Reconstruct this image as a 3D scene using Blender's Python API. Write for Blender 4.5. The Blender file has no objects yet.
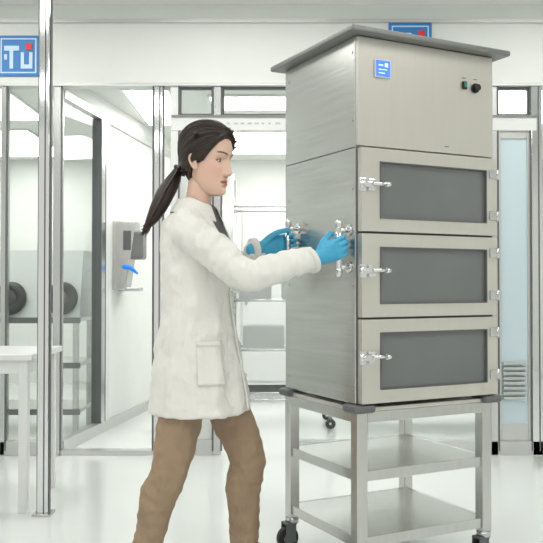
import bpy, bmesh, math, random
import numpy as np
from mathutils import Vector, Matrix
from mathutils.bvhtree import BVHTree
random.seed(3)
C=bpy.context
scene=C.scene
try:
    scene.view_settings.view_transform='Standard'
    scene.view_settings.look='None'
except Exception: pass

# ---------------------------------------------------------------- materials
def mat(name,col,rough=0.5,metal=0.0,bump=None,var=0.0,emit=0,coat=0.0,spec=0.5,sss=0.0,dist=.004):
    m=bpy.data.materials.new(name); m.use_nodes=True
    nt=m.node_tree; b=nt.nodes['Principled BSDF']
    b.inputs['Base Color'].default_value=(*col,1)
    b.inputs['Roughness'].default_value=rough
    b.inputs['Metallic'].default_value=metal
    b.inputs['Coat Weight'].default_value=coat
    b.inputs['Specular IOR Level'].default_value=spec
    if sss:
        b.inputs['Subsurface Weight'].default_value=sss
        b.inputs['Subsurface Radius'].default_value=(0.02,0.008,0.005)
        b.inputs['Subsurface Scale'].default_value=0.3
    if emit:
        b.inputs['Emission Color'].default_value=(*col,1)
        b.inputs['Emission Strength'].default_value=emit
    if bump or var:
        tc=nt.nodes.new('ShaderNodeTexCoord'); mp=nt.nodes.new('ShaderNodeMapping')
        sc,st=(bump if bump else ((20,20,20),0))
        mp.inputs['Scale'].default_value=sc
        nt.links.new(tc.outputs['Object'],mp.inputs['Vector'])
        n=nt.nodes.new('ShaderNodeTexNoise'); n.inputs['Scale'].default_value=1; n.inputs['Detail'].default_value=4
        nt.links.new(mp.outputs[0],n.inputs['Vector'])
        if st:
            bp=nt.nodes.new('ShaderNodeBump'); bp.inputs['Strength'].default_value=st; bp.inputs['Distance'].default_value=dist
            nt.links.new(n.outputs['Fac'],bp.inputs['Height']); nt.links.new(bp.outputs[0],b.inputs['Normal'])
        if var:
            cr=nt.nodes.new('ShaderNodeValToRGB')
            cr.color_ramp.elements[0].position=0.3; cr.color_ramp.elements[1].position=0.7
            cr.color_ramp.elements[0].color=(*[c*(1-var) for c in col],1)
            cr.color_ramp.elements[1].color=(*[min(1,c*(1+var)) for c in col],1)
            nt.links.new(n.outputs['Fac'],cr.inputs[0]); nt.links.new(cr.outputs[0],b.inputs['Base Color'])
    return m
M={}
M['steel_side']=mat('brushed_steel_side',(0.58,0.585,0.565),0.27,0.92,((2.5,2.5,60),0.07),0.06)
M['steel_front']=mat('brushed_steel_front',(0.66,0.635,0.585),0.36,0.75,((60,60,2),0.02),0.012)
M['steel_dark']=mat('steel_lid',(0.24,0.245,0.24),0.4,0.8,((8,8,8),0.02),0.05)
M['steel_cart']=mat('steel_cart',(0.62,0.62,0.60),0.27,0.95,((60,60,6),0.04),0.04)
M['chrome']=mat('polished_chrome',(0.75,0.76,0.76),0.08,1.0)
M['chrome_soft']=mat('satin_chrome',(0.6,0.61,0.61),0.25,1.0)
M['win_dark']=mat('tinted_window',(0.15,0.16,0.16),0.22,0.0,((3,3,3),0.0),0.06,coat=0.5)
M['rubber']=mat('black_rubber',(0.015,0.015,0.017),0.5)
M['grey_plastic']=mat('grey_plastic',(0.13,0.135,0.14),0.5)
M['seam']=mat('door_gasket',(0.12,0.12,0.12),0.6)
M['white_wall']=mat('wall_paint',(0.76,0.78,0.755),0.6,0,((4,4,4),0.02),0.015)
M['white_gloss']=mat('white_enamel',(0.78,0.79,0.78),0.25,0,None,0)
M['ceiling']=mat('ceiling_panel',(0.78,0.80,0.77),0.6)
M['blue']=mat('sign_blue',(0.03,0.20,0.55),0.4)
M['signwhite']=mat('sign_white',(0.55,0.74,0.88),0.4)
M['red']=mat('sign_red',(0.75,0.03,0.02),0.4)
M['lcd']=mat('lcd_blue',(0.05,0.15,0.95),0.3,emit=1.2)
M['lcdtxt']=mat('lcd_text',(0.5,0.7,1),0.3,emit=1.0)
M['green']=mat('switch_green',(0.02,0.25,0.18),0.3)
M['lamp']=mat('lamp_diffuser',(1,0.985,0.95),0.5,emit=7.5)
M['lamp2']=mat('ceiling_lamp_diffuser',(1,0.985,0.95),0.5,emit=5.8)
M['frost']=mat('frosted_glass_blue',(0.60,0.72,0.77),0.35,0,None,0,coat=0.2)
M['interior_grey']=mat('interior_grey',(0.5,0.53,0.52),0.5)
M['locker']=mat('locker_grey',(0.66,0.69,0.68),0.45)
M['blue_em']=mat('blue_emissive',(0.02,0.22,0.75),0.3,emit=0.35)  # blue of the dispenser nozzle, with weak emission
M['alu']=mat('aluminium_frame',(0.62,0.63,0.62),0.3,0.7)
M['floor']=mat('epoxy_floor',(0.77,0.795,0.785),0.14,0,((0.8,0.8,0.8),0.0),0.03,coat=0.3)
def glass(name,tint,k):
    m=bpy.data.materials.new(name); m.use_nodes=True; nt=m.node_tree; nt.nodes.clear()
    o=nt.nodes.new('ShaderNodeOutputMaterial'); mx=nt.nodes.new('ShaderNodeMixShader')
    t=nt.nodes.new('ShaderNodeBsdfTransparent'); t.inputs[0].default_value=(*tint,1)
    g=nt.nodes.new('ShaderNodeBsdfGlossy'); g.inputs['Roughness'].default_value=0.02
    lw=nt.nodes.new('ShaderNodeLayerWeight'); lw.inputs[0].default_value=0.5
    p=nt.nodes.new('ShaderNodeMath'); p.operation='POWER'; p.inputs[1].default_value=4
    q=nt.nodes.new('ShaderNodeMath'); q.operation='MULTIPLY_ADD'; q.inputs[1].default_value=k; q.inputs[2].default_value=.03
    nt.links.new(lw.outputs['Facing'],p.inputs[0]); nt.links.new(p.outputs[0],q.inputs[0])
    nt.links.new(q.outputs[0],mx.inputs[0]); nt.links.new(t.outputs[0],mx.inputs[1]); nt.links.new(g.outputs[0],mx.inputs[2])
    nt.links.new(mx.outputs[0],o.inputs[0]); return m
M['glass']=glass('clear_glass',(0.97,0.985,0.98),.3)
M['coat']=mat('lab_coat_cotton',(0.79,0.78,0.74),0.85,0,((9,9,4.5),0.8),0.0,spec=0.2,dist=.035)
M['coat2']=mat('lab_coat_trim',(0.76,0.75,0.71),0.85,0,((12,12,6),0.5),0.0,spec=0.2,dist=.02)
M['trouser']=mat('khaki_twill',(0.36,0.26,0.175),0.85,0,((10,10,7),0.8),0.04,spec=0.2,dist=.035)
M['shirt']=mat('grey_knit',(0.10,0.10,0.095),0.9,0,((300,300,300),0.3),0.1)
M['glove']=mat('nitrile_glove',(0.06,0.39,0.62),0.42,0,((60,60,60),0.35),0.08)
M['hair']=mat('brown_hair',(0.024,0.012,0.008),0.4,0,((160,160,160),0.25),0.3)
M['sclera']=mat('eye_white',(0.78,0.75,0.73),0.2)
M['iris']=mat('eye_iris',(0.03,0.02,0.015),0.15)
M['lash']=mat('lashes',(0.02,0.012,0.01),0.6)
M['shoe']=mat('shoe_leather',(0.05,0.04,0.035),0.4)
M['sole']=mat('shoe_sole',(0.6,0.6,0.58),0.6)
M['button']=mat('coat_button',(0.7,0.69,0.66),0.3)
m=mat('skin',(0.8,0.56,0.45),0.48,sss=0.12,spec=0.35); nt=m.node_tree
a=nt.nodes.new('ShaderNodeAttribute'); a.attribute_name='Col'
nt.links.new(a.outputs['Color'],nt.nodes['Principled BSDF'].inputs['Base Color']); M['skin']=m
M['skin_plain']=mat('skin_plain',(0.76,0.52,0.415),0.5,sss=0.1,spec=0.35)

# ---------------------------------------------------------------- helpers
def empty(name,loc=(0,0,0),rz=0):
    e=bpy.data.objects.new(name,None); scene.collection.objects.link(e)
    e.location=loc; e.rotation_euler=(0,0,rz); e.empty_display_size=0.1; return e
def mk(name,verts,faces,m,parent=None,smooth=False,inv=None):
    me=bpy.data.meshes.new(name); me.from_pydata([tuple(v) for v in verts],[],faces); me.update()
    bm=bmesh.new(); bm.from_mesh(me); bmesh.ops.recalc_face_normals(bm,faces=bm.faces); bm.to_mesh(me); bm.free()
    o=bpy.data.objects.new(name,me); scene.collection.objects.link(o)
    if m: me.materials.append(m)
    if parent: 
        o.parent=parent
        if inv is not None: o.matrix_parent_inverse=inv
    if smooth:
        for p in me.polygons: p.use_smooth=True
    return o
def boxgeo(lo,hi):
    x0,y0,z0=lo;x1,y1,z1=hi
    v=[(x0,y0,z0),(x1,y0,z0),(x1,y1,z0),(x0,y1,z0),(x0,y0,z1),(x1,y0,z1),(x1,y1,z1),(x0,y1,z1)]
    f=[(0,3,2,1),(4,5,6,7),(0,1,5,4),(1,2,6,5),(2,3,7,6),(3,0,4,7)]
    return v,f
def boxes(name,lst,m,parent=None,bevel=0,inv=None):
    V=[];F=[]
    for lo,hi in lst:
        v,f=boxgeo(lo,hi); n=len(V); V+=v; F+=[tuple(i+n for i in q) for q in f]
    o=mk(name,V,F,m,parent,inv=inv)
    if bevel:
        b=o.modifiers.new('bevel','BEVEL'); b.width=bevel; b.segments=2; b.limit_method='ANGLE'
    return o
def box(name,lo,hi,m,parent=None,bevel=0,inv=None): return boxes(name,[(lo,hi)],m,parent,bevel,inv)
def catmull(P,n):
    P=[np.array(p,float) for p in P]; out=[]
    for i in range(len(P)-1):
        p0=P[max(i-1,0)];p1=P[i];p2=P[i+1];p3=P[min(i+2,len(P)-1)]
        for k in range(n):
            t=k/n
            out.append(0.5*((2*p1)+(-p0+p2)*t+(2*p0-5*p1+4*p2-p3)*t*t+(-p0+3*p1-3*p2+p3)*t**3))
    out.append(P[-1]); return out
def tubegeo(path,radii,n=14,sub=4,wr=0,up=(0,0,1),round_end=True,seed=0):
    data=[list(p)+([r,r] if not isinstance(r,(tuple,list)) else list(r)) for p,r in zip(path,radii)]
    D=catmull(data,sub) if sub>1 else [np.array(d,float) for d in data]
    V=[];F=[];N=len(D)
    for i,d in enumerate(D):
        p=Vector(d[:3]); a=Vector(D[max(i-1,0)][:3]); b=Vector(D[min(i+1,N-1)][:3]); t=(b-a).normalized()
        u=Vector(up); s=t.cross(u)
        if s.length<1e-3: s=t.cross(Vector((0,1,0)))
        s.normalize(); u=s.cross(t).normalized()
        for k in range(n):
            an=2*math.pi*k/n
            w=1
            if wr: w=1+wr*math.sin(i*1.9+1.3*math.sin(an+seed)+seed)*(0.6+0.4*math.cos(an*2+i))
            V.append(p+(s*math.cos(an)*d[3]+u*math.sin(an)*d[4])*w)
    for i in range(N-1):
        for k in range(n):
            F.append((i*n+k,i*n+(k+1)%n,(i+1)*n+(k+1)%n,(i+1)*n+k))
    for end in (0,1):
        i=0 if end==0 else N-1
        p=Vector(D[i][:3]); q=Vector(D[1 if end==0 else N-2][:3]); t=(p-q).normalized()
        r=min(D[i][3],D[i][4]); base=i*n; prev=[base+k for k in range(n)]
        if round_end:
            for f in (0.5,0.85):
                s0=math.sqrt(1-f*f); idx=[]
                for k in range(n):
                    v=V[base+k]; idx.append(len(V)); V.append(p+(v-p)*s0+t*r*f)
                for k in range(n): F.append((prev[k],prev[(k+1)%n],idx[(k+1)%n],idx[k]))
                prev=idx
            c=len(V); V.append(p+t*r)
        else:
            c=len(V); V.append(p)
        for k in range(n): F.append((prev[k],prev[(k+1)%n],c))
    return V,F
def merge(parts):
    V=[];F=[]
    for v,f in parts:
        n=len(V); V+=list(v); F+=[tuple(i+n for i in q) for q in f]
    return V,F
def cylgeo(p0,p1,r,n=20,r2=None):
    return tubegeo([p0,p1],[r,r if r2 is None else r2],n=n,sub=1,round_end=False)
def cyls(name,lst,m,parent=None,inv=None,n=20):
    V,F=merge([cylgeo(*c,n=n) for c in lst]); o=mk(name,V,F,m,parent,inv=inv)
    for p in o.data.polygons: p.use_smooth=(len(p.vertices)==4)
    return o
def remesh(o,vox,smooth=4,fac=0.5,disp=None):
    r=o.modifiers.new('remesh','REMESH'); r.mode='VOXEL'; r.voxel_size=vox; r.use_smooth_shade=True
    if smooth:
        s=o.modifiers.new('smooth','SMOOTH'); s.iterations=smooth; s.factor=fac
    for k,(st,sz) in enumerate(disp or []):
        t=bpy.data.textures.new(o.name+'_t%d'%k,'CLOUDS'); t.noise_scale=sz; t.noise_depth=1
        d=o.modifiers.new('folds%d'%k,'DISPLACE'); d.texture=t; d.strength=st; d.mid_level=0.5; d.texture_coords='LOCAL'
def torusgeo(c,R,r,axis='y',n=32,k=12,tilt=0):
    V=[];F=[]
    for i in range(n):
        a=2*math.pi*i/n
        for j in range(k):
            b=2*math.pi*j/k
            x=(R+r*math.cos(b))*math.cos(a); z=(R+r*math.cos(b))*math.sin(a); y=r*math.sin(b)
            if axis=='x': x,y=y,x
            V.append((c[0]+x,c[1]+y+tilt*z,c[2]+z))
    for i in range(n):
        for j in range(k):
            F.append((i*k+j,i*k+(j+1)%k,((i+1)%n)*k+(j+1)%k,((i+1)%n)*k+j))
    return V,F

# ---------------------------------------------------------------- room shell
CE=2.92; PY=5.2; HD=2.39; BY=9.0
box('floor',(-3.4,-1.5,-0.05),(3.4,BY,0),M['floor'])
box('ceiling',(-3.4,-1.5,CE),(3.4,PY,CE+0.05),M['ceiling'])
box('ceiling_inner',(-3.4,PY+0.09,2.5),(3.4,BY,2.55),M['ceiling'])
box('wall_left',(-3.45,-1.5,0),(-3.4,BY,CE),M['white_wall'])
box('wall_right',(3.4,-1.5,0),(3.45,BY,CE),M['white_wall'])
box('wall_back',(-3.4,BY,0),(3.4,BY+0.05,CE),M['white_wall'])
box('wall_header',(-3.4,PY,HD),(3.4,PY+0.09,CE),M['white_wall'])
box('trim_1',(-3.4,PY-0.02,2.80),(3.4,PY,2.825),M['alu'])
box('trim_2',(-3.4,PY-0.015,HD),(3.4,PY,HD+0.02),M['alu'])
def post(name,x,w=0.05,z0=0,z1=HD,m='alu',y0=PY,y1=PY+0.08): return box(name,(x-w/2,y0,z0),(x+w/2,y1,z1),M[m],bevel=0.004)
posts=[(-1.737,.035,'chrome_soft'),(-.734,.06,'chrome'),(-.63,.05,'white_gloss'),(-.3525,.05,'chrome_soft'),(.14,.06,'alu'),(1.44,.05,'alu'),(1.72,.07,'chrome'),(-1.39,.05,'chrome_soft')]
for i,(x,w,mm) in enumerate(posts): post('trim_%d'%(i+3),x,w,m=mm)
refl=[]
for x in (-.734-.034,-.734+.034,-.734+.008,-.63+.029,-.3525-.029,-.3525+.029,1.44-.029,1.44+.029,1.72-.039,1.72+.012,-1.737+.02,-1.39+.028): refl.append(((x-.004,PY-.003,.03),(x+.004,PY+.02,HD-.001)))
boxes('trim_11',refl,M['grey_plastic'])  # dark lines along the posts, painted in for reflections in chrome
tf=[]
for x0,x1 in((-.6,-.38),(-.32,.11),(1.47,1.68)):
    tf+=[((x0,PY+.02,2.375),(x1,PY+.05,2.39)),((x0,PY+.02,2.2),(x1,PY+.05,2.215)),((x0,PY+.02,2.215),(x0+.012,PY+.05,2.375)),((x1-.012,PY+.02,2.215),(x1,PY+.05,2.375))]
boxes('trim_12',tf,M['grey_plastic'])
box('trim_20',(-.65,PY-0.005,2.1),(1.72,PY+0.08,2.19),M['white_gloss'],bevel=0.004)
box('trim_21',(-.65,PY-0.012,2.185),(1.72,PY-0.0055,2.2),M['steel_dark'])
boxes('trim_19',[((-.29+k*.045,PY-.0062,2.14),(-.29+k*.045+random.uniform(.015,.036),PY-.0051,2.152)) for k in range(8)],M['interior_grey'])
box('trim_22',(-3.4,PY,0),(-1.39,PY+0.08,0.09),M['alu'],bevel=0.003)
box('trim_23',(-1.36,PY,0),(-.76,PY+0.08,0.03),M['alu'])
box('trim_24',(-.6,PY,0),(-.38,PY+0.08,0.1),M['alu'])
box('trim_25',(.17,PY,0),(3.4,PY+0.08,0.09),M['alu'])
box('wall_panel',(-.6,PY+.02,0.1),(-.38,PY+0.06,2.1),M['white_wall'])
box('window_1',(-3.4,PY+.035,0.09),(-1.755,PY+0.045,HD),M['glass'])
box('window_2',(-1.715,PY+.035,0.09),(-1.415,PY+0.045,HD),M['glass'])
box('window_3',(.17,PY+.035,0.09),(1.41,PY+0.045,2.1),M['glass'])
d=empty('door_1',(1.58,PY+0.04,0))
box('leaf',(-.11,-.02,0.1),(.1,.0,2.08),M['frost'],d)
boxes('stiles',[((-.115,-.03,.1),(-.09,.01,2.09)),((.08,-.03,.1),(.105,.01,2.09)),((-.09,-.03,2.05),(.08,.01,2.09)),((-.09,-.03,.1),(.08,.01,.2))],M['alu'],d,0.003)
boxes('louvre',[((-.085,-.05,.36+i*.032),(.06,-.02,.378+i*.032)) for i in range(8)],M['interior_grey'],d,0.002)
box('window_4',(-.588,PY+.035,2.215),(-.392,PY+0.045,2.375),M['glass'])
box('window_5',(-.308,PY+.035,2.215),(.098,PY+0.045,2.375),M['glass'])
box('window_6',(1.482,PY+.035,2.215),(1.668,PY+0.045,2.375),M['glass'])
def sign(name,x,z,w,h):
    s=empty(name,(x,PY-0.012,z))
    box('board',(-w/2,0,-h/2),(w/2,.012,h/2),M['blue'],s,0.003)
    b=w*0.07; e=w*.03
    boxes('white_line',[((-w/2+b,-.003,-h/2+b),(w/2-b,0,-h/2+b+e)),((-w/2+b,-.003,h/2-b-e),(w/2-b,0,h/2-b)),((-w/2+b,-.003,-h/2+b+e),(-w/2+b+e,0,h/2-b-e)),((w/2-b-e,-.003,-h/2+b+e),(w/2-b,0,h/2-b-e))],M['signwhite'],s)
    boxes('letters',[((-w*.34,-.006,h*.12),(w*.02,-.003,h*.24)),((-w*.21,-.006,-h*.32),(-w*.12,-.003,h*.12)),
        ((.06*w,-.006,-h*.32),(.14*w,-.003,h*.08)),((.26*w,-.006,-h*.32),(.34*w,-.003,h*.08)),((.14*w,-.006,-h*.32),(.26*w,-.003,-h*.22)),
        ((-.34*w,-.006,-h*.1),(-.27*w,-.003,.03*h))],M['signwhite'],s)
    box('square',(.18*w,-.007,.14*h),(.33*w,-.0035,.30*h),M['red'],s)
sign('wall_sign',-1.64,2.585,.27,.265)
sign('wall_sign',.90,2.67,.28,.26)

ang=math.atan2(2.8,0.43)
sp=empty('side_partition',(-1.39,PY+0.09,0),ang)
L=3.0
box('head_rail',(0,-.03,2.33),(L,.03,2.39),M['alu'],sp,.003)
box('top_panel',(0,-.015,2.39),(L,.015,2.5),M['white_wall'],sp)
box('base_rail',(0,-.03,0),(L,.03,.08),M['alu'],sp,.003)
boxes('uprights',[((.66,-.035,.08),(.74,.035,2.33)),((L-.06,-.03,.08),(L,.03,2.33))],M['chrome_soft'],sp,.003)
boxes('gaskets',[((.65,-.037,.08),(.66,.037,2.33)),((.74,-.037,.08),(.75,.037,2.33))],M['grey_plastic'],sp)
boxes('uprights_white',[((.75,-.03,.08),(.84,.03,2.33))],M['white_gloss'],sp,.003)
box('glass_pane',(0.02,-.003,.08),(.65,.003,2.33),M['glass'],sp)
box('solid_panel',(.84,-.012,.08),(L-.06,.012,2.33),M['white_wall'],sp)

for i,(x0,x1,y0,y1) in enumerate([(-1.05,-.75,5.7,6.9),(-.45,.25,5.9,6.3),(-2.6,-1.9,5.5,6.7),(-2.9,-2.2,7.2,8.6),(.5,1.1,5.7,7.0),(1.5,2.3,5.7,7.0),(-.4,.5,7.2,8.4)]):  # rear-left panel is an added lamp, brightening the dark left bay
    l=empty('ceiling_lamp',((x0+x1)/2,(y0+y1)/2,2.5))
    w=(x1-x0)/2; h=(y1-y0)/2
    box('frame',(-w-.02,-h-.02,-.02),(w+.02,h+.02,0),M['white_gloss'],l)
    box('diffuser',(-w,-h,-.026),(w,h,-.02),M['lamp'],l)
for (x,y) in [(-1.6,.4),(1.6,.4),(-1.6,2.4),(1.6,2.4),(0,1.2),(-.2,4.3),(-2,4.3),(2,4.3),(0,-.8)]:
    l=empty('ceiling_lamp',(x,y,CE))
    box('frame',(-.62,-.32,-.02),(.62,.32,0),M['white_gloss'],l)
    box('diffuser',(-.6,-.3,-.026),(.6,.3,-.02),M['lamp2'],l)

p=empty('partition_post',(-1.092,3.87,0))
box('tube',(-.026,-.026,.0),(.026,.026,CE),M['chrome'],p,.006)
boxes('reflection_strips',[((-.031,-.012,.012),(-.026,.012,CE)),((.026,-.012,.012),(.031,.012,CE)),((.004,-.028,.012),(.010,-.0255,CE))],M['grey_plastic'],p)  # dark strips imitate the vertical dark reflections in the polished chrome
box('foot_plate',(-.045,-.045,0),(.045,.045,.012),M['chrome_soft'],p,.002)
t=empty('laboratory_table',(-1.75,4.15,0))
box('top',(-.6,-.28,.735),(.6,.28,.765),M['white_gloss'],t,.005)
boxes('legs',[((sx*.55-.022,sy*.24-.022,.0),(sx*.55+.022,sy*.24+.022,.735)) for sx in(-1,1) for sy in(-1,1)],M['white_gloss'],t,.003)
boxes('apron',[((-.53,-.25,.67),(.53,-.23,.735)),((-.53,.23,.67),(.53,.25,.735)),((.54,-.22,.67),(.56,.22,.735)),((-.56,-.22,.67),(-.54,.22,.735))],M['white_gloss'],t)

s=empty('steel_shelving',(-2.1,6.15,0))
boxes('shelves',[((-.7,-.25,z),(.70,.25,z+.03)) for z in (.16,.5,.83)],M['steel_cart'],s,.003)
boxes('shelf_lips',[((-.7,-.256,z-.012),(.70,-.2505,z+.03)) for z in (.16,.5,.83)],M['grey_plastic'],s)
boxes('posts',[((x-.02,y-.02,0),(x+.02,y+.02,.83)) for x in(-.66,.66) for y in(-.22,.22)],M['steel_cart'],s,.002)
g=empty('glovebox',(-2.1,6.15,.86))
V=[(-.68,-.2,0),(.68,-.2,0),(.68,.22,0),(-.68,.22,0),(-.68,-.08,.5),(.68,-.08,.5),(.68,.22,.5),(-.68,.22,.5)]
F=boxgeo((0,0,0),(1,1,1))[1]
mk('body',V,F,M['locker'],g)
PX=(-.20,.165,.545)
V,F=merge([torusgeo((cx,-.2,.14),.085,.038,tilt=.24) for cx in PX]); mk('glove_ports',V,F,M['rubber'],g,True)
V,F=merge([cylgeo((cx,-.20,.135),(cx,-.17,.142),.08,24) for cx in PX]); mk('port_covers',V,F,M['seam'],g)

dd=empty('wall_dispenser',(-1.19,PY+1.15,1.32),0)
V=[(-.05,-.12,-.26),(.06,-.12,-.26),(.06,.12,-.26),(-.05,.12,-.26),(-.05,-.12,.28),(.14,-.12,.28),(.14,.12,.28),(-.05,.12,.28)]
o=mk('housing',V,boxgeo((0,0,0),(1,1,1))[1],M['steel_cart'],dd); bv=o.modifiers.new('b','BEVEL'); bv.width=.015; bv.segments=3
box('hood',(.06,-.1,-.02),(.19,.1,.2),M['steel_dark'],dd,.02)
V,F=tubegeo([(.05,-.125,-.08),(.10,-.13,-.09),(.15,-.13,-.13)],[.020,.018,.010],n=12); mk('blue_nozzle',V,F,M['blue_em'],dd,True)
box('drip_tray',(.0,-.1,-.27),(.16,.1,-.24),M['chrome_soft'],dd,.008)
boxes('label',[((.04,-.125,.05),(.1,-.12,.2))],M['grey_plastic'],dd)

r=empty('wire_shelving_rack',(.0,6.35,0))
cyl=[]
for x in(-.3,.45):
    for y in(-.2,.2): cyl.append(((x,y,.06),(x,y,1.95),.014))
for z in(.22,.6,.98,1.35,1.7):
    for y in(-.2,.2): cyl.append(((-.3,y,z),(.45,y,z),.009))
    for x in (-.3,.45): cyl.append(((x,-.2,z),(x,.2,z),.009))
    for k in range(1,14): cyl.append(((-.3+k*.0535,-.2,z),(-.3+k*.0535,.2,z),.003))
cyls('wires',cyl,M['chrome_soft'],r,n=8)
V,F=merge([torusgeo((x,y,.04),.025,.015,axis='y',n=14,k=8) for x in(-.3,.45) for y in(-.2,.2)]); mk('casters',V,F,M['rubber'],r,True)
boxes('stored_boxes',[((-.25,-.15,.99),(0,.15,1.14)),((.08,-.15,.99),(.38,.15,1.2)),((-.22,-.15,.61),(.1,.15,.78)),((.15,-.15,1.36),(.4,.15,1.5))],M['interior_grey'],r,.004)
c2=empty('storage_cabinet',(-.3,8.3,0))
box('body',(-.5,-.25,.1),(.5,.25,1.9),M['white_gloss'],c2,.005)
boxes('doors',[((-.48,-.27,.14),(-.01,-.25,1.86)),((.01,-.27,.14),(.48,-.25,1.86))],M['locker'],c2,.004)
boxes('handles',[((-.06,-.3,.9),(-.04,-.27,1.1)),((.04,-.3,.9),(.06,-.27,1.1))],M['chrome'],c2)
boxes('plinth',[((-.48,-.2,0),(.48,.22,.1))],M['grey_plastic'],c2)
b=empty('steel_bench',(1.25,6.2,0))
box('top',(-.6,-.3,.82),(.6,.3,.86),M['steel_cart'],b,.004)
boxes('legs',[((x-.02,y-.02,0),(x+.02,y+.02,.82)) for x in(-.56,.56) for y in(-.26,.26)],M['steel_cart'],b)
box('undershelf',(-.56,-.26,.2),(.56,.26,.23),M['steel_cart'],b)

# ---------------------------------------------------------------- desiccator cabinet
RZ=math.radians(27.0); NC=(0.308,2.9)
W,D=0.645,0.55; Z0=.668
cab=empty('desiccator_cabinet',(NC[0],NC[1],0),RZ)
box('shell',(0.0,0.012,Z0),(W,D,2.005),M['steel_side'],cab,.003)
box('lid',(-.048,-.048,2.006),(W+.05,D+.048,2.028),M['steel_dark'],cab,.006)
box('control_panel',(0.004,-.002,1.606),(W-.004,.012,2.004),M['steel_front'],cab,.002)
box('front_liner',(0.004,.004,Z0+.002),(W-.004,.0115,1.603),M['seam'],cab)
boxes('side_seam',[((-.0015,.01,1.598),(0,D-.01,1.602))],M['seam'],cab)
cyls('side_rivets',[((-.003,y,z),(0,y,z),.005) for y in(.03,D-.03) for z in(.72,1.1,1.45,1.7,1.95)],M['chrome_soft'],cab,n=10)
dh=(1.600-Z0)/3
fr=[];wn=[];bead=[]
for i in range(3):
    z0=Z0+i*dh+.004; z1=Z0+(i+1)*dh-.004
    u0,u1=.006,W-.006; a0,a1=.084,.588; b0,b1=z0+.047,z1-.047
    y0,y1=-.024,.003
    fr+=[((u0,y0,z0),(a0,y1,z1)),((a1,y0,z0),(u1,y1,z1)),((a0,y0,z0),(a1,y1,b0)),((a0,y0,b1),(a1,y1,z1))]
    wn.append(((a0,-.014,b0),(a1,-.006,b1)))
    e=.004
    bead+=[((a0,-.0265,b0),(a0+e,-.014,b1)),((a1-e,-.0265,b0),(a1,-.014,b1)),((a0+e,-.0265,b0),(a1-e,-.014,b0+e)),((a0+e,-.0265,b1-e),(a1-e,-.014,b1))]
boxes('door_frames',fr,M['steel_front'],cab)
boxes('door_windows',wn,M['win_dark'],cab)
boxes('window_beads',bead,M['seam'],cab)
lt=[];lc=[];hg=[];hc=[]
for i in range(3):
    zc=Z0+(i+.55)*dh
    lt+=[((-.006,-.030,zc-.024),(.022,-.024,zc+.024)),((.03,-.032,zc-.022),(.06,-.024,zc+.022)),((.0,-.045,zc-.010),(.045,-.03,zc+.010))]
    lc+=[((.01,-.03,zc),(.01,-.052,zc),.010),((.04,-.045,zc+.004),(.09,-.055,zc+.002),.0075),((.09,-.055,zc+.002),(.106,-.057,zc+.001),.010),((-.004,-.04,zc-.016),(-.004,-.04,zc+.016),.007)]
    for zz_ in(zc+.075,zc-.09):
        hg.append(((.600,-.030,zz_-.018),(.636,-.024,zz_+.018))); hc.append(((.641,-.026,zz_-.02),(.641,-.026,zz_+.02),.007))
boxes('latch_plates',lt,M['chrome'],cab,.002)
cyls('latch_levers',lc,M['chrome'],cab)
boxes('hinge_leaves',hg,M['chrome_soft'],cab,.002); cyls('hinge_knuckles',hc,M['chrome_soft'],cab)
box('display_bezel',(.074,-.010,1.860),(.144,-.002,1.928),M['locker'],cab,.004)
box('display_screen',(.079,-.0125,1.865),(.139,-.0095,1.923),M['lcd'],cab)
boxes('display_digits',[((.088,-.0135,1.903),(.108,-.0125,1.908)),((.088,-.0135,1.888),(.125,-.0125,1.891)),((.115,-.0135,1.900),(.129,-.0125,1.914)),((.088,-.0135,1.875),(.115,-.0125,1.878))],M['lcdtxt'],cab)
boxes('rocker_switch',[((.485,-.012,1.862),(.505,-.002,1.892))],M['rubber'],cab,.002)
box('switch_key',(.489,-.015,1.868),(.501,-.012,1.887),M['green'],cab,.001)
cyls('dial',[((.55,-.002,1.872),(.55,-.008,1.872),.019),((.55,-.008,1.872),(.55,-.024,1.872),.013)],M['rubber'],cab)
boxes('panel_labels',[((.542,-.0035,1.905),(.56,-.0025,1.908)),((.485,-.0035,1.905),(.505,-.0025,1.908)),((.4,-.0035,1.63),(.42,-.0025,1.633))],M['grey_plastic'],cab)
HO=.045
def handle(name,yy,z0,z1):
    cyls(name+'_bar',[((-HO,yy,z0),(-HO,yy,z1),.0115),((0,yy,z0+.02),(-HO,yy,z0+.02),.009),((0,yy,z1-.02),(-HO,yy,z1-.02),.009),((-.0,yy,z0+.02),(-.006,yy,z0+.02),.02),((0,yy,z1-.02),(-.006,yy,z1-.02),.02)],M['chrome'],cab)
    V,F=merge([tubegeo([(-HO,yy,z-.006),(-HO,yy,z+.006)],[.0135,.0135],n=14,sub=1) for z in(z0,z1)]); mk(name+'_knobs',V,F,M['chrome'],cab,True)
handle('near_handle',.05,1.145,1.32)
handle('far_handle',.44,1.185,1.35)

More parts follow.
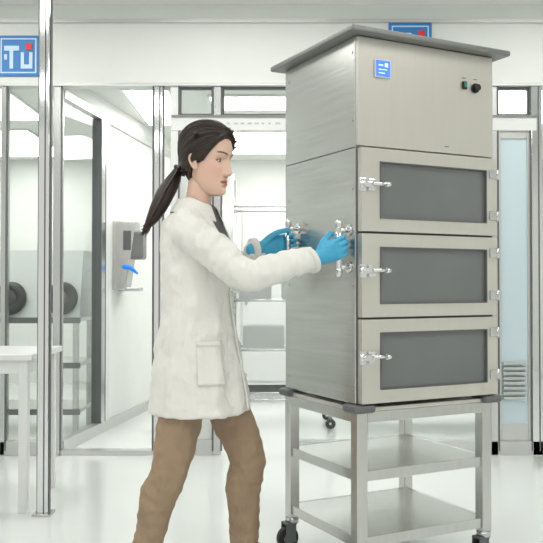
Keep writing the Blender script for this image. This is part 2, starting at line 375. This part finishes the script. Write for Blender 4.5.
# ---------------------------------------------------------------- cart
cart=empty('equipment_cart',(NC[0],NC[1],0),RZ)
q=.045
X0,X1,Y0,Y1=-.002,W-.02,-.004,D+.0
legs=[((X0,Y0,.13),(X0+q,Y0+q,.64)),((X1-q,Y0,.13),(X1,Y0+q,.64)),((X0,Y1-q,.13),(X0+q,Y1,.64)),((X1-q,Y1-q,.13),(X1,Y1,.64))]
boxes('legs',legs,M['steel_cart'],cart,.003)
boxes('top_frame',[((X0+q,Y0,.6),(X1-q,Y0+.03,.64)),((X0+q,Y1-.03,.6),(X1-q,Y1,.64)),((X0,Y0+q,.6),(X0+.03,Y1-q,.64)),((X1-.03,Y0+q,.6),(X1,Y1-q,.64))],M['steel_cart'],cart,.002)
box('top_plate',(X0,Y0,.64),(W+.01,Y1+.005,.655),M['steel_front'],cart,.003)
cp=[]
for cx in(-.006,W+.006):
    for cy in(-.006,D+.006):
        sx=1 if cx<.1 else -1; sy=1 if cy<.1 else -1
        a=(cx-sx*.018,cy-sy*.018); b2=(cx+sx*.075,cy+sy*.075)
        cp.append(((min(a[0],b2[0]),min(a[1],b2[1]),.636),(max(a[0],b2[0]),max(a[1],b2[1]),.667)))
boxes('corner_bumpers',cp,M['grey_plastic'],cart,.012)
for nm,zz_ in(('upper_shelf',.412),('lower_shelf',.172)):
    boxes(nm,[((X0+.012,Y0+.012,zz_),(X1-.012,Y1-.012,zz_+.012)),((X0+q,Y0+.008,zz_-.025),(X1-q,Y0+.02,zz_+.014)),((X0+.008,Y0+q,zz_-.025),(X0+.02,Y1-q,zz_+.014)),((X1-.02,Y0+q,zz_-.025),(X1-.008,Y1-q,zz_+.014)),((X0+q,Y1-.02,zz_-.025),(X1-q,Y1-.008,zz_+.014))],M['steel_cart'],cart,.002)
wh=[];hub=[];fk=[];sw=[]
for cx in(X0+.022,X1-.022):
    for cy in(Y0+.022,Y1-.022):
        wx=cx-.022; r_=.047
        wh.append(cylgeo((wx-.0,cy-.014,r_),(wx,cy+.014,r_),r_,28)); hub.append(((wx,cy-.017,r_),(wx,cy+.017,r_),.022)) 
        fk+=[((wx-.018,cy-.024,.03),(wx+.03,cy-.019,.108)),((wx-.018,cy+.019,.03),(wx+.03,cy+.024,.108)),((wx-.018,cy-.024,.104),(wx+.035,cy+.024,.112))]
        sw.append(((cx,cy,.11),(cx,cy,.132),.028))
V,F=merge(wh); o=mk('caster_tyres',V,F,M['rubber'],cart); bv=o.modifiers.new('b','BEVEL'); bv.width=.005; bv.segments=2; bv.limit_method='ANGLE'
cyls('caster_hubs',hub,M['chrome_soft'],cart); boxes('caster_forks',fk,M['grey_plastic'],cart,.003); cyls('caster_swivels',sw,M['chrome_soft'],cart)

# ---------------------------------------------------------------- woman
WL=Vector((-.27,3.06,0)); wom=empty('woman',WL); INV=Matrix.Translation(-WL)
def wmk(name,VF,m,smooth=True): return mk(name,VF[0],VF[1],m,wom,smooth,INV)
TA=math.radians(14); fwd=Vector((math.cos(TA),-math.sin(TA),0)); rgt=Vector((-math.sin(TA),-math.cos(TA),0))
TY=3.06
ring=[
(.625,-.272,.188,.185,.215),(.72,-.272,.174,.175,.205),(.85,-.274,.152,.165,.192),(.93,-.276,.138,.150,.178),(1.0,-.279,.130,.134,.165),(1.10,-.285,.130,.128,.162),
(1.18,-.290,.136,.126,.170),(1.25,-.295,.128,.122,.180),(1.31,-.299,.105,.112,.180),(1.345,-.298,.088,.096,.150),(1.375,-.292,.068,.078,.100),(1.40,-.286,.055,.062,.066)]
RZs=np.array([r[0] for r in ring])
def rget(z): return [float(np.interp(z,RZs,[r[k] for r in ring])) for k in range(1,5)]
def tpt(an,z,off=0.0):
    cx,rf,rb,sd=rget(z); ca,sa=math.cos(an),math.sin(an)
    rx=(rf if ca>0 else rb)
    e=1.0
    if z<1.05:
        k=(1.05-z)/.42; e+=k*(.040*math.sin(7*an+.8+1.5*z)+.026*math.sin(12*an+2.0+4*z))
    e+=.018*math.sin(34*z+4*an)*math.exp(-((z-1.02)/.09)**2)
    e+=.020*math.sin(26*z-5*an+1)*math.exp(-((z-1.22)/.08)**2)*max(0,sa)
    n=Vector((ca/rx,sa/sd,0)); n.normalize()
    return Vector((cx,TY,z))+fwd*(rx*ca*e+off*n.x)+rgt*(sd*sa*e+off*n.y)
parts=[]
NA=90; zs=list(np.linspace(1.40,.625,70)); V=[];F=[]
for z in zs:
    for k in range(NA): V.append(tpt(2*math.pi*k/NA,z))
for (z,o_) in((.622,-.012),(.64,-.022),(.70,-.028)):
    for k in range(NA): 
        p=tpt(2*math.pi*k/NA,.63,o_); p.z=z; V.append(p)
nr=len(V)//NA
for i in range(nr-1):
    for k in range(NA): F.append((i*NA+k,i*NA+(k+1)%NA,(i+1)*NA+(k+1)%NA,(i+1)*NA+k))
F.append(tuple(range(NA))); F.append(tuple((nr-1)*NA+k for k in range(NA)))
parts.append((V,F))

cr,sr=math.cos(RZ),math.sin(RZ)
def cw(x,y,z): return Vector((NC[0]+x*cr-y*sr,NC[1]+x*sr+y*cr,z))
Bn=cw(-HO,.05,1.238); Bf=cw(-HO,.44,1.268)
def handgeo(B,tilt,side):
    xh=Vector((cr*math.cos(tilt),sr*math.cos(tilt),math.sin(tilt)))
    up=Vector((0,0,1)); yh=(up-xh*up.dot(xh)).normalized()
    zh=xh.cross(yh)*side
    w=B-xh*.105+zh*.029
    P=[]
    P.append(tubegeo([(-.05,0,0),(-.02,0,0),(.01,0,0),(.04,.001,0),(.07,.001,0),(.092,.001,-.002)],[(.027,.023),(.027,.020),(.030,.018),(.038,.016),(.041,.0145),(.038,.012)],n=20,up=(0,0,1)))
    for y,kx,l,rr in((.031,.088,1.0,.0090),(.0103,.094,1.06,.0091),(-.0103,.09,1.0,.0088),(-.030,.082,.88,.0078)):
        P.append(tubegeo([(kx-.03,y*.9,0),(kx,y,.002),(kx+.030*l,y,-.004),(kx+.044*l,y-.001,-.024),(kx+.036*l,y-.001,-.046),(kx+.018*l,y,-.052)],[rr*1.05,rr*1.12,rr*.98,rr*1.02,rr*.92,rr*.8],n=12))
    P.append(tubegeo([(.012,.018,-.004),(.035,.036,-.013),(.065,.051,-.022),(.090,.055,-.036),(.108,.052,-.046)],[.017,.0145,.0115,.0108,.0088],n=12))
    V,F=merge(P)
    V=[w+xh*v[0]+yh*v[1]+zh*v[2] for v in map(Vector,V)]
    return V,F,w,xh
V,F,wr,xr=handgeo(Bn,math.radians(22),1); o=wmk('right_hand_glove',(V,F),M['glove']); remesh(o,.0025,1,.4)
V,F,wl,xl=handgeo(Bf,math.radians(10),-1); o=wmk('left_hand_glove',(V,F),M['glove']); remesh(o,.0025,1,.4)
sh_r=Vector((-.302,2.905,1.300)); el_r=Vector((-.095,2.825,1.135)); 
sh_l=Vector((-.275,3.215,1.300)); el_l=Vector((-.135,3.35,1.125))
er=wr-xr*.028; elw=wl-xl*.028
parts.append(tubegeo([(-.295,3.0,1.335),sh_r,sh_r.lerp(el_r,.5)+Vector((0,-.005,.0)),el_r,el_r.lerp(er,.5),er],[.058,(.066,.070),(.059,.066),(.055,.059),(.049,.053),(.043,.045)],n=32,sub=12,wr=.085,round_end=False,seed=1))
parts.append(tubegeo([(-.285,3.1,1.335),sh_l,sh_l.lerp(el_l,.5),el_l,el_l.lerp(elw,.5),elw],[.058,(.066,.070),(.058,.062),(.053,.055),(.047,.048),(.042,.043)],n=32,sub=12,wr=.08,round_end=False,seed=2.4))
coat=wmk('lab_coat',merge(parts),M['coat']); remesh(coat,.006,2,.5,[(.018,.075),(.006,.03)])
for nm,e_,x_ in(('right_cuff',er,xr),('left_cuff',elw,xl)):
    wmk(nm,tubegeo([e_-x_*.02,e_-x_*.003,e_+x_*.002],[(.0435,.045),(.044,.0455),(.0425,.044)],n=28,sub=1,round_end=False),M['coat2'])

def leg(h,k,a,seed):
    return tubegeo([h+Vector((0,0,.03)),h,h.lerp(k,.45),k,k.lerp(a,.35)+Vector((-.012,0,0)),k.lerp(a,.75),a],[(.082,.08),(.090,.088),(.086,.085),(.070,.070),(.068,.067),(.057,.057),(.053,.055)],n=28,sub=9,wr=.05,up=(0,1,0),round_end=False,seed=seed)
hr=Vector((-.305,2.985,.80)); kr=Vector((-.370,2.955,.435)); ar=Vector((-.465,2.97,.115))
hl=Vector((-.245,3.125,.80)); kl=Vector((-.095,3.125,.435)); al=Vector((-.108,3.13,.085))
pel=tubegeo([(-.278,3.055,.72),(-.278,3.055,.80),(-.28,3.055,.87)],[(.12,.095),(.125,.10),(.09,.07)],n=28,sub=5,up=(1,0,0),round_end=False)
tr=wmk('trousers',merge([leg(hr,kr,ar,0),leg(hl,kl,al,2),pel]),M['trouser']); remesh(tr,.0065,2,.5,[(.018,.06)])
def shoe(ank,toe_dir,pitch,name):
    t=Vector(toe_dir).normalized()
    base=Vector((ank.x,ank.y,0))-t*.045
    out=[];rad=[];sol=[]
    for (f,h),w_ in zip([(0.0,.045),(.03,.055),(.08,.055),(.13,.042),(.18,.033),(.225,.028)],(.026,.033,.034,.040,.042,.028)):
        lift=max(0,pitch*(1-f/.15)); q_=base+t*f
        out.append(Vector((q_.x,q_.y,h+lift+.008))); rad.append((w_,h*.9)); sol.append(Vector((q_.x,q_.y,lift+.011)))
    a=tubegeo(out,rad,n=20,sub=4)
    b_=tubegeo([ank+Vector((0,0,.06)),ank,out[1]],[.038,.036,.032],n=16)
    o=wmk(name,merge([a,b_]),M['shoe']); remesh(o,.004,3,.5)
    wmk(name+'_sole',tubegeo(sol,[(r[0]+.003,.010) for r in rad],n=20,sub=4),M['sole'])
shoe(ar,(.97,-.1,0),.06,'right_shoe'); shoe(al,(.97,-.15,0),0,'left_shoe')

def patch(name,a0f,a1f,z0,z1,off,m,n=10,nz=16,th=.004):
    V=[];F=[]
    for i in range(nz+1):
        z=z0+(z1-z0)*i/nz
        for k in range(n+1):
            a=a0f(i/nz)+(a1f(i/nz)-a0f(i/nz))*k/n; V.append(tpt(a,z,off))
    for i in range(nz):
        for k in range(n):
            q0=i*(n+1)+k; F.append((q0,q0+1,q0+n+2,q0+n+1))
    o=wmk(name,(V,F),m); s_=o.modifiers.new('s','SOLIDIFY'); s_.thickness=th; s_.offset=0; return o
patch('shirt_front',lambda t:-.04-.60*t**.8,lambda t:.04+.62*t**.8,1.17,1.402,.008,M['shirt'])
patch('right_lapel',lambda t:.02+.50*t,lambda t:.10+.42*min(1,t*1.6)+.75*max(0,t-.25)*.9,1.15,1.375,.015,M['coat2'],th=.006)
patch('left_lapel',lambda t:-.10-.42*min(1,t*1.6)-.6*max(0,t-.25),lambda t:-.02-.45*t,1.15,1.375,.015,M['coat2'],th=.006)
patch('placket',lambda t:.055,lambda t:.085,.64,1.16,.007,M['coat2'],n=2,nz=40,th=.008)
patch('pocket',lambda t:.66,lambda t:1.22,.74,.885,.005,M['coat'],n=14,nz=14,th=.008)
patch('pocket_welt',lambda t:.65,lambda t:1.23,.880,.898,.009,M['coat'],th=.006,nz=3)
for z in(1.12,1.0,.88,.76):
    p=tpt(.0,z,.009); wmk('button',cylgeo(p,p+fwd*.005,.009,14),M['button'])
V=[];F=[];n=40
for i in range(n+1):
    a=.45+(2*math.pi-.9)*i/n
    c=Vector((-.283,3.055,0)); 
    def rp(r,z): return c+fwd*(r*math.cos(a)*1.05)+rgt*(r*math.sin(a))+Vector((0,0,z))
    fr_=max(0,math.cos(a)); 
    V+=[rp(.064,1.385-.03*fr_),rp(.062,1.425-.03*fr_),rp(.070,1.432-.03*fr_),rp(.088+.01*abs(math.sin(a)),1.388-.04*fr_),rp(.094+.02*abs(math.sin(a)),1.372-.045*fr_)]
for i in range(n):
    for k in range(4): F.append((i*5+k,i*5+k+1,(i+1)*5+k+1,(i+1)*5+k))
o=wmk('collar',(V,F),M['coat2']); s_=o.modifiers.new('s','SOLIDIFY'); s_.thickness=.005; ss=o.modifiers.new('ss','SUBSURF'); ss.levels=1; ss.render_levels=1

# ---- head
HS=1.02; HYAW=-26
HO_=Vector((-.238,3.03,1.570))
HM=Matrix.Translation(HO_)@Matrix.Rotation(math.radians(HYAW),4,'Z')@Matrix.Rotation(math.radians(7),4,'Y')@Matrix.Scale(HS,4)
prof=np.array([
(-.130,.050,.030,.006),(-.126,.068,.012,.020),(-.118,.078,-.005,.030),(-.105,.081,-.025,.041),(-.088,.079,-.042,.0505),(-.065,.079,-.060,.0595),(-.04,.080,-.075,.066),(-.02,.081,-.086,.070),(0,.083,-.094,.0725),
(.025,.087,-.100,.0745),(.05,.0865,-.1015,.0745),(.075,.078,-.096,.070),(.095,.063,-.082,.060),(.110,.045,-.062,.046),(.120,.024,-.038,.028),(.1245,.004,-.012,.006)])
zz=np.linspace(-.130,.1245,170)
tab=np.array([[float(np.interp(z,prof[:,0],prof[:,k])) for k in(1,2,3)] for z in zz])
ker=np.array([1,2,3,4,3,2,1.]);ker/=ker.sum()
for k in range(3):
    p_=np.pad(tab[:,k],3,mode='edge'); sm=np.convolve(p_,ker,'valid'); sm[:2]=tab[:2,k]; sm[-2:]=tab[-2:,k]; tab[:,k]=sm
def pg(z): return [float(np.interp(z,zz,tab[:,k])) for k in range(3)]
def hp(an,z):
    fr,bk,hw=pg(z)
    xc=min(-.008+.02*max(0,-z/.1),fr-.02) if z>-.12 else (fr+bk)/2
    xc=max(xc,bk+.005)
    ca,sa=math.cos(an),math.sin(an); e=2/2.15
    if ca>0: x=xc+(fr-xc)*abs(ca)**e
    else: x=xc-(xc-bk)*abs(ca)
    y=hw*math.copysign(abs(sa)**(e if ca>0 else 1),sa)
    return x,y
G=lambda v,c,s:math.exp(-((v-c)/s)**2/2)
def face_disp(y,z):
    d=0; ay=abs(y)
    t=(.018-z)/.062
    if 0<t<1: h=.028*t**1.15
    elif t>=1: h=.028*max(0,1-((t-1)/.22))**.8
    else: h=0
    sw=.0062+.0042*max(0,min(1,t)); d+=h*math.exp(-(ay/sw)**2/1.5)
    d+=.0075*G(ay,.0118,.0042)*G(z,-.0485,.0052)
    d-=.0115*G(ay,.031,.013)*G(z,-.001,.0105)
    d-=.006*G(ay,.014,.006)*G(z,.002,.011)
    d+=.0040*G(ay,.026,.018)*G(z,.021,.007)
    d+=.005*G(ay,.046,.014)*G(z,-.030,.015)
    lw=math.exp(-(ay/.021)**4)
    d+=.0062*lw*G(z,-.0715,.0042)*(1 if ay>.003 else .85)
    d+=.0068*lw*G(z,-.0840,.0048)
    d-=.0045*math.exp(-(ay/.024)**4)*G(z,-.0775,.0016)
    d-=.0040*G(ay,0,.016)*G(z,-.097,.005)
    d+=.0055*G(ay,0,.015)*G(z,-.114,.010)
    d-=.0015*G(ay,0,.003)*G(z,-.063,.004)
    return d
NA2=240; V=[];F=[];COL=[]
skin=np.array((.77,.53,.42)); lipc=np.array((.62,.21,.19)); brow=np.array((.05,.028,.02)); blush=np.array((.78,.41,.33)); dark=np.array((.20,.09,.07))
sg=lambda v:1/(1+math.exp(-max(-30,min(30,v))))
for z in zz:
    for k in range(NA2):
        an=2*math.pi*k/NA2; x,y=hp(an,z); c=skin.copy()
        if math.cos(an)>0.15:
            x+=face_disp(y,z)*min(1,(math.cos(an)-.15)/.3)
            ay=abs(y); e_=max(0,1-(ay/.0235)**2)
            top=-.0775+.0100*e_**.6-(.0015*G(ay,0,.003)); bot=-.0775-.0115*e_**.7
            w=sg((top-z)/.0006)*sg((z-bot)/.0006)*(1 if ay<.0235 else 0); c=c*(1-w)+lipc*w
            w=.85*math.exp(-(ay/.022)**6)*G(z,-.0775,.0010); c=c*(1-w)+dark*w
            zb=.0225+.006*math.sin(min(1,max(0,(ay-.012)/.042))*math.pi*.72); w=.95*sg((.0036*(1.15-.4*(ay-.014)/.038)-abs(z-zb))/.0005)*sg((ay-.013)/.0015)*sg((.052-ay)/.0015); c=c*(1-w)+brow*w
            w=.5*G(ay,.046,.016)*G(z,-.04,.018); c=c*(1-w)+blush*w
            w=.8*G(ay,.007,.0028)*G(z,-.0575,.0018); c=c*(1-w)+dark*w
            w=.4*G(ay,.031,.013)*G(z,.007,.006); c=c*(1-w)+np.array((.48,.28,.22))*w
        V.append(HM@Vector((x,y,z))); COL.append((*c,1))
nz=len(zz)
for i in range(nz-1):
    for k in range(NA2): F.append((i*NA2+k,i*NA2+(k+1)%NA2,(i+1)*NA2+(k+1)%NA2,(i+1)*NA2+k))
F.append(tuple(range(NA2))); F.append(tuple((nz-1)*NA2+k for k in range(NA2)))
head=wmk('head',(V,F),M['skin'])
ca_=head.data.color_attributes.new('Col','FLOAT_COLOR','POINT')
ca_.data.foreach_set('color',[v for c in COL for v in c])
nb=Vector((-.288,3.055,1.35)); nt_=HM@Vector((-.022,0,-.045))
wmk('neck',tubegeo([nb,nb.lerp(nt_,.4),nb.lerp(nt_,.75),nt_],[(.060,.058),(.048,.050),(.046,.048),(.046,.049)],n=28,sub=5),M['skin_plain'])
def ear(side):
    P=[]
    P.append(tubegeo([(.000,side*.070,-.004),(-.004,side*.078,.008),(-.016,side*.086,.012),(-.027,side*.089,.002),(-.026,side*.087,-.014),(-.016,side*.081,-.031),(-.006,side*.075,-.040),(-.001,side*.071,-.030)],[.003,.0035,.0038,.0038,.0038,.0052,.0052,.003],n=10,sub=6))
    P.append(tubegeo([(-.008,side*.071,-.034),(-.015,side*.079,-.018),(-.015,side*.081,.004)],[(.011,.005),(.014,.005),(.011,.004)],n=14,sub=4,up=(0,1,0)))
    V,F=merge(P); V=[HM@Vector(v) for v in V]; wmk('ear_'+('left' if side>0 else 'right'),(V,F),M['skin_plain'])
ear(1);ear(-1)
def sph(c,r,n=20):
    V=[];F=[]
    for i in range(n+1):
        ph=math.pi*i/n
        for k in range(n): 
            th=2*math.pi*k/n; V.append(Vector(c)+Vector((math.cos(ph),math.sin(ph)*math.cos(th),math.sin(ph)*math.sin(th)))*r)
    for i in range(n):
        for k in range(n): F.append((i*n+k,i*n+(k+1)%n,(i+1)*n+(k+1)%n,(i+1)*n+k))
    return V,F
def at_y(y,z):
    lo,hi=0,math.pi/2
    for _ in range(30):
        m_=(lo+hi)/2; x_,y_=hp(m_,z)
        if y_<abs(y): lo=m_
        else: hi=m_
    return hp(lo,z)[0]+face_disp(y,z)
for sd in(1,-1):
    xs=at_y(.031,-.0015)
    c=Vector((xs-.0140+.0034,sd*.031,-.0015)); tag='left' if sd>0 else 'right'
    V,F=sph(c,.0140); wmk('eye_'+tag,([HM@v for v in V],F),M['sclera'])
    g=Vector((1,.06,-.06)).normalized()
    V,F=sph(c+g*.0086,.0068,16); wmk('iris_'+tag,([HM@v for v in V],F),M['iris'])
    r=.0151
    for nm,zt,s_ in(('upper_lid',.0135,1),('lower_lid',-.0115,-1)):
        V=[];F=[];n=16;mz=8;edge=[]
        for i in range(n+1):
            y=-.0147+.0294*i/n
            zb=(.0062 if s_>0 else -.0048)*max(0,(1-(y/.0153)**2))
            for j in range(mz+1):
                z=zb+(zt-zb)*j/mz; q2=r*r-y*y-z*z; x=math.sqrt(max(q2,1e-7))
                V.append(HM@(c+Vector((x,y,z))))
                if j==0: edge.append(HM@(c+Vector((x+.0005,y,z))))
        for i in range(n):
            for j in range(mz): q0=i*(mz+1)+j; F.append((q0,q0+1,q0+mz+2,q0+mz+1))
        wmk(nm+'_'+tag,(V,F),M['skin_plain'])
        wmk('lash_'+nm+'_'+tag,tubegeo(edge,[.0018 if s_>0 else .0007]*len(edge),n=6,sub=1),M['lash'])
def hairline(ad):
    return float(np.interp(ad,[0,18,34,48,60,72,84,98,112,130,180],[.078,.074,.060,.038,.014,-.012,-.016,-.018,-.048,-.075,-.088]))
V=[];F=[];keep=[];NH=260
hz=np.linspace(-.112,.1245,130); cen=Vector((-.005,0,.02))
for z in hz:
    for k in range(NH):
        an=2*math.pi*k/NH; x,y=hp(an,z); an_w=math.degrees(math.atan2(abs(y),x))
        t=(z-hairline(an_w))/.014; t=max(0,min(1,t)); s_=t*t*(3-2*t)
        p=Vector((x,y,z)); n=(p-cen).normalized()
        thick=.013+.010*max(0,z/.12)+.008*max(0,-x/.1)
        part=.007*math.exp(-((y-.012)/.004)**2)*(1 if (x>-.03 and z>.05) else 0)
        off=-.006+(thick+.006)*s_-part*s_
        V.append(p+n*off); keep.append(off>-.0055)
for i in range(len(hz)-1):
    for k in range(NH):
        q_=(i*NH+k,i*NH+(k+1)%NH,(i+1)*NH+(k+1)%NH,(i+1)*NH+k)
        if any(keep[j] for j in q_): F.append(q_)
F.append(tuple((len(hz)-1)*NH+k for k in range(NH)))
bvh=BVHTree.FromPolygons([tuple(v) for v in V],F)
strands=[([HM@v for v in V],F)]
TL=Vector((-.112,0,-.040)); td=(TL-cen).normalized()
def surf(d,lift):
    hit=bvh.ray_cast(cen+d*.3,-d)
    return (hit[0] if hit[0] else cen+d*.1)+d*lift
for side in(1,-1):
  for j in range(300):
    if j%2==0:
        ad=random.uniform(2,112); z=hairline(ad)+random.uniform(.006,.02); x,y=hp(math.radians(ad)*side,z); d0=(Vector((x,y,z))-cen).normalized()
    else:
        a_=random.uniform(-.5,1.05); d0=Vector((math.sin(a_),.09+side*random.uniform(.02,.12),math.cos(a_))).normalized()
    angt=d0.angle(td); axis=d0.cross(td).normalized()
    P=[];R=[]; e0=random.uniform(0,.0022)
    for i in range(17):
        t=i/16; dd_=d0.copy(); dd_.rotate(Matrix.Rotation(angt*t,3,axis))
        dd_=(dd_+Vector((0,side*.10,-.16))*math.sin(math.pi*t)*(1.3 if j%2 else 1)).normalized()
        l=e0-.0012+(-.006*(1-t/.08) if t<.08 else 0)
        P.append(HM@surf(dd_,l)); R.append(.0022 if 1<i<15 else .0012)
    strands.append(tubegeo(P,R,n=5,sub=2))
wmk('hair',merge(strands),M['hair'])
T=HM@Vector((-.112,0,-.038))
path=[HM@Vector((-.085,0,-.03)),T+Vector((-.012,.005,-.004)),Vector((-.378,3.07,1.495)),Vector((-.408,3.055,1.44)),Vector((-.432,3.04,1.385)),Vector((-.456,3.03,1.340)),Vector((-.480,3.02,1.306))]
rads=[.036,.021,.035,.041,.036,.024,.006]
geo=[tubegeo(path,[r*.85 for r in rads],n=20,sub=6)]
for j in range(90):
    a=random.uniform(0,2*math.pi); rr=random.uniform(.75,1.12); tw=random.uniform(-.6,.6); e=random.uniform(.7,1.08)
    pp=[];rs=[]
    for i,(p,r0) in enumerate(zip(path,rads)):
        aa=a+tw*i/6; off=Vector((.5*math.cos(aa),math.sin(aa),.85*math.cos(aa)))*r0*rr
        q_=p+off
        if i==len(path)-1: q_=path[-2].lerp(path[-1],e)+off*2+Vector((random.uniform(-.014,.014),random.uniform(-.01,.01),random.uniform(-.024,.01)))
        pp.append(q_); rs.append(.0045 if i<5 else (.0032 if i<6 else .0008))
    geo.append(tubegeo(pp,rs,n=6,sub=5))
wmk('ponytail',merge(geo),M['hair'])
V,F=torusgeo((0,0,0),.021,.005,axis='x'); R_=Matrix.Rotation(math.radians(-24),3,'Z')@Matrix.Rotation(math.radians(-35),3,'Y')
wmk('hair_tie',([R_@Vector(v)+path[1] for v in V],F),M['rubber'])

# ---------------------------------------------------------------- lights
w=bpy.data.worlds.new('w'); scene.world=w; w.use_nodes=True
w.node_tree.nodes['Background'].inputs[0].default_value=(1,.985,.95,1); w.node_tree.nodes['Background'].inputs[1].default_value=0.8

cam=bpy.data.cameras.new('camera'); co=bpy.data.objects.new('camera',cam); scene.collection.objects.link(co)
cam.sensor_width=36; cam.lens=804/543*36; cam.clip_start=.05
co.location=(0,0,1.1); co.rotation_euler=(math.radians(90+.95),0,0); scene.camera=co
